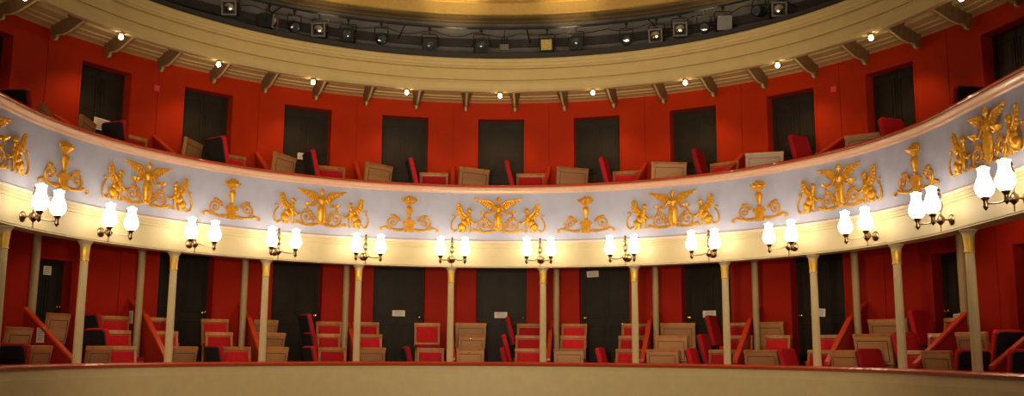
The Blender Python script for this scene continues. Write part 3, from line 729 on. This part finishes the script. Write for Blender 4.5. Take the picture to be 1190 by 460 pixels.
def spot(th, h, kind, turn, tilt, label):
    r = empty('stage_spotlight'); tag(r, label, 'stage light', 'stage spotlights on the pipe')
    dr = 6.06 - h
    m = Matrix.Rotation(rad(turn), 4, 'Z') @ Matrix.Rotation(rad(tilt), 4, 'X')
    def T(mb): mb.v = [tuple(m @ Vector(p)) for p in mb.v]; return mb
    sz = .12
    b = MB()
    if kind == 'can':
        b.lathe([(.07, .16), (.09, .12), (.10, .02), (.10, -.12), (.085, -.14), (.085, -.12)], n=18, axis='y')
        b.box((0, .05, .1), (.05, .1, .05))
    else:
        b.box((0, .03, 0), (.24, .24, .24)); b.box((0, .17, 0), (.18, .06, .18)); b.box((0, .03, .13), (.12, .18, .03)); b.box((0, -.10, 0), (.25, .02, .25))
        for k in range(4): b.box((0, -.04 + .05 * k, -.125), (.2, .015, .02))
    body = T(b).build('housing', M['black'], r, bevel=.006)
    if kind == 'can':
        T(MB().lathe([(.0, -.125), (.05, -.128), (.082, -.12), (.082, -.112), (.0, -.112)], n=18, axis='y')).build('lens', M['lens'], r, smooth=True)
    else:
        fr = MB()
        for dx, dz, w, hh in ((-.115, 0, .028, .26), (.115, 0, .028, .26), (0, -.115, .2, .028), (0, .115, .2, .028)): fr.box((dx, -.118, dz), (w, .018, hh))
        T(fr).build('colour_frame', M['alu'] if kind == 'flood' else (M['dark'] if kind == 'bright' else M['black']), r)
        if kind == 'amber': T(MB().box((0, -.116, 0), (.205, .008, .205))).build('colour_gel', M['amber'], r)
        elif kind == 'flood': T(MB().box((0, -.116, 0), (.205, .008, .205))).build('reflector', M['alu'], r, bevel=.003)
        else:
            T(MB().lathe([(.0, -.145), (.04, -.142), (.075, -.128), (.09, -.112), (.0, -.112)], n=20, axis='y')).build('lens', M['alu'] if kind == 'bright' else M['lens'], r, smooth=True)
    y = MB(); hw = .15 if kind != 'can' else .125
    y.tube([(-hw, 0, 0), (-hw, 0, .20), (-hw + .02, 0, .225), (hw - .02, 0, .225), (hw, 0, .20), (hw, 0, 0)], .010, 6)
    for s in (-1, 1): y.tube([(s * (hw + .035), 0, 0), (s * (hw - .04), 0, 0)], .018, 8)
    T2 = Matrix.Rotation(rad(turn), 4, 'Z'); y.v = [tuple(T2 @ Vector(p)) for p in y.v]
    y.build('yoke', M['black'], r)
    k_ = MB(); k_.tube([(0, 0, .22), (0, 0, dr - .04)], .012, 6); k_.box((0, 0, dr - .038), (.05, .05, .032)); k_.build('clamp', M['black'], r)
    put(r, th, 6.9, h)
SP = [(-41.0, 5.80, 'bright', -40, 12), (-35.1, 5.71, 'bright', 50, 5), (-31.2, 5.71, 'can', -5, 20), (-27.2, 5.73, 'bright', -30, 8), (-22.8, 5.71, 'lens', -25, 5), (-17.6, 5.72, 'can', 0, 15),
      (-10.0, 5.68, 'lens', 0, 18), (-1.8, 5.71, 'lens', 8, 12), (8.7, 5.70, 'amber', 0, 6), (13.3, 5.73, 'lens', 5, 10), (21.3, 5.70, 'can', 15, 18), (26.1, 5.70, 'bright', 5, 12),
      (29.8, 5.75, 'bright', 20, 10), (33.6, 5.71, 'can', 20, 15), (36.6, 5.72, 'flood', 35, 10), (42.3, 5.80, 'can', 0, 10), (45.2, 5.72, 'bright', 40, 5)]
desc = {'bright': 'black stage spotlight with shiny lens', 'can': 'round black stage spotlight', 'lens': 'square black stage spotlight with dark lens', 'amber': 'black stage spotlight with amber face', 'flood': 'black stage floodlight with bright silver face'}
for i, (th, h, kd, tn, tl) in enumerate(SP):
    spot(th, h, kd, tn, tl, '%s below the gold cornice, %s in row from left' % (desc[kd], ORD[i + 1]))
jb = empty('junction_box', label='small grey electrical fitting among the stage spotlights near the middle', cat='junction box')
j1 = MB().box((0, 0, 0), (.17, .06, .12)).build('box', M['dark'], jb, bevel=.005)
for k in (-1, 0, 1): MB().tube([(k * .05, -.02, .05), (k * .05, -.02, .2)], .012, 6).build('plug', M['black'], jb)
MB().tube([(0, 0, .05), (0, 0, .348)], .008, 6).build('hanger', M['black'], jb)
put(jb, 1.9, 6.9, 5.69)

# ------------------------------------------------------------------ light
for b in range(-5, 7):
    th = A_C + 16.1 * b
    l = light('box_light', 'SPOT', at(th - 1, 5.86, 1.66), 34. if b == 5 else 20., (1, .66, .36), shadow_soft_size=.06, spot_size=rad(130), spot_blend=.6)
    l.rotation_euler = (Vector(at(th, 7.1, .7) if b == 5 else at(th, 6.45, -.2)) - l.location).to_track_quat('-Z', 'Y').to_euler()
sd = light('front_fill_area', 'AREA', (0, -8.6, 1.9), 135, (1, .78, .50), shape='RECTANGLE', size=8, size_y=1.2, spread=rad(64))  # unseen fill added on the stage side, brightens gallery fascia and soffit
sd.rotation_euler = (Vector((0, 5.4, 7.0)) - sd.location).to_track_quat('-Z', 'Y').to_euler()
fl = light('front_fill_spot', 'SPOT', (-.4, -7.5, 2.3), 1100, (1, .74, .45), shadow_soft_size=.12, spot_size=rad(70), spot_blend=.5)  # added spot out of view, lights the lower boxes and casts partition shadows
fl.rotation_euler = (Vector((0, 5.4, 2.4)) - fl.location).to_track_quat('-Z', 'Y').to_euler()
for th, e in ((-50, 34), (-26, 44), (-6, 80), (12, 84), (34, 40), (54, 32)):
    l = light('cornice_uplight', 'SPOT', at(th, 6.5, 5.75), e, (1, .74, .38), spot_size=rad(62), spot_blend=.9, shadow_soft_size=.05)
    l.rotation_euler = (Vector(at(th, 7.5, 6.80)) - l.location).to_track_quat('-Z', 'Y').to_euler()
w = bpy.data.worlds.new('World'); bpy.context.scene.world = w; w.use_nodes = True
w.node_tree.nodes['Background'].inputs['Color'].default_value = (1, .82, .62, 1)
w.node_tree.nodes['Background'].inputs['Strength'].default_value = .12

# ------------------------------------------------------------------ camera
f, pitch, roll, yaw = 1112.93, .1566, .0058, .0091
c, s = cos(yaw), sin(yaw); rt = Vector((c, -s, 0)); fw = Vector((s, c, 0)); z = Vector((0, 0, 1))
fwd = cos(pitch) * fw + sin(pitch) * z; up = -sin(pitch) * fw + cos(pitch) * z
c, s = cos(roll), sin(roll); R_ = c * rt + s * up; U_ = c * up - s * rt
cam = bpy.data.cameras.new('Camera'); co = bpy.data.objects.new('Camera', cam); COL.objects.link(co)
mw = Matrix((R_, U_, -fwd)).transposed().to_4x4(); mw.translation = (.2311, -10.75, -.01 + Z0)
co.matrix_world = mw; cam.sensor_width = 36; cam.sensor_fit = 'HORIZONTAL'; cam.lens = f / 1190 * 36; cam.clip_end = 200
sc = bpy.context.scene; sc.camera = co
vs = sc.view_settings; vs.view_transform = 'Standard'; vs.look = 'None'; vs.gamma = 1; vs.use_curve_mapping = False; vs.exposure = 0.
sc.cycles.use_denoising = True; sc.cycles.max_bounces = 6; sc.cycles.sample_clamp_indirect = 4
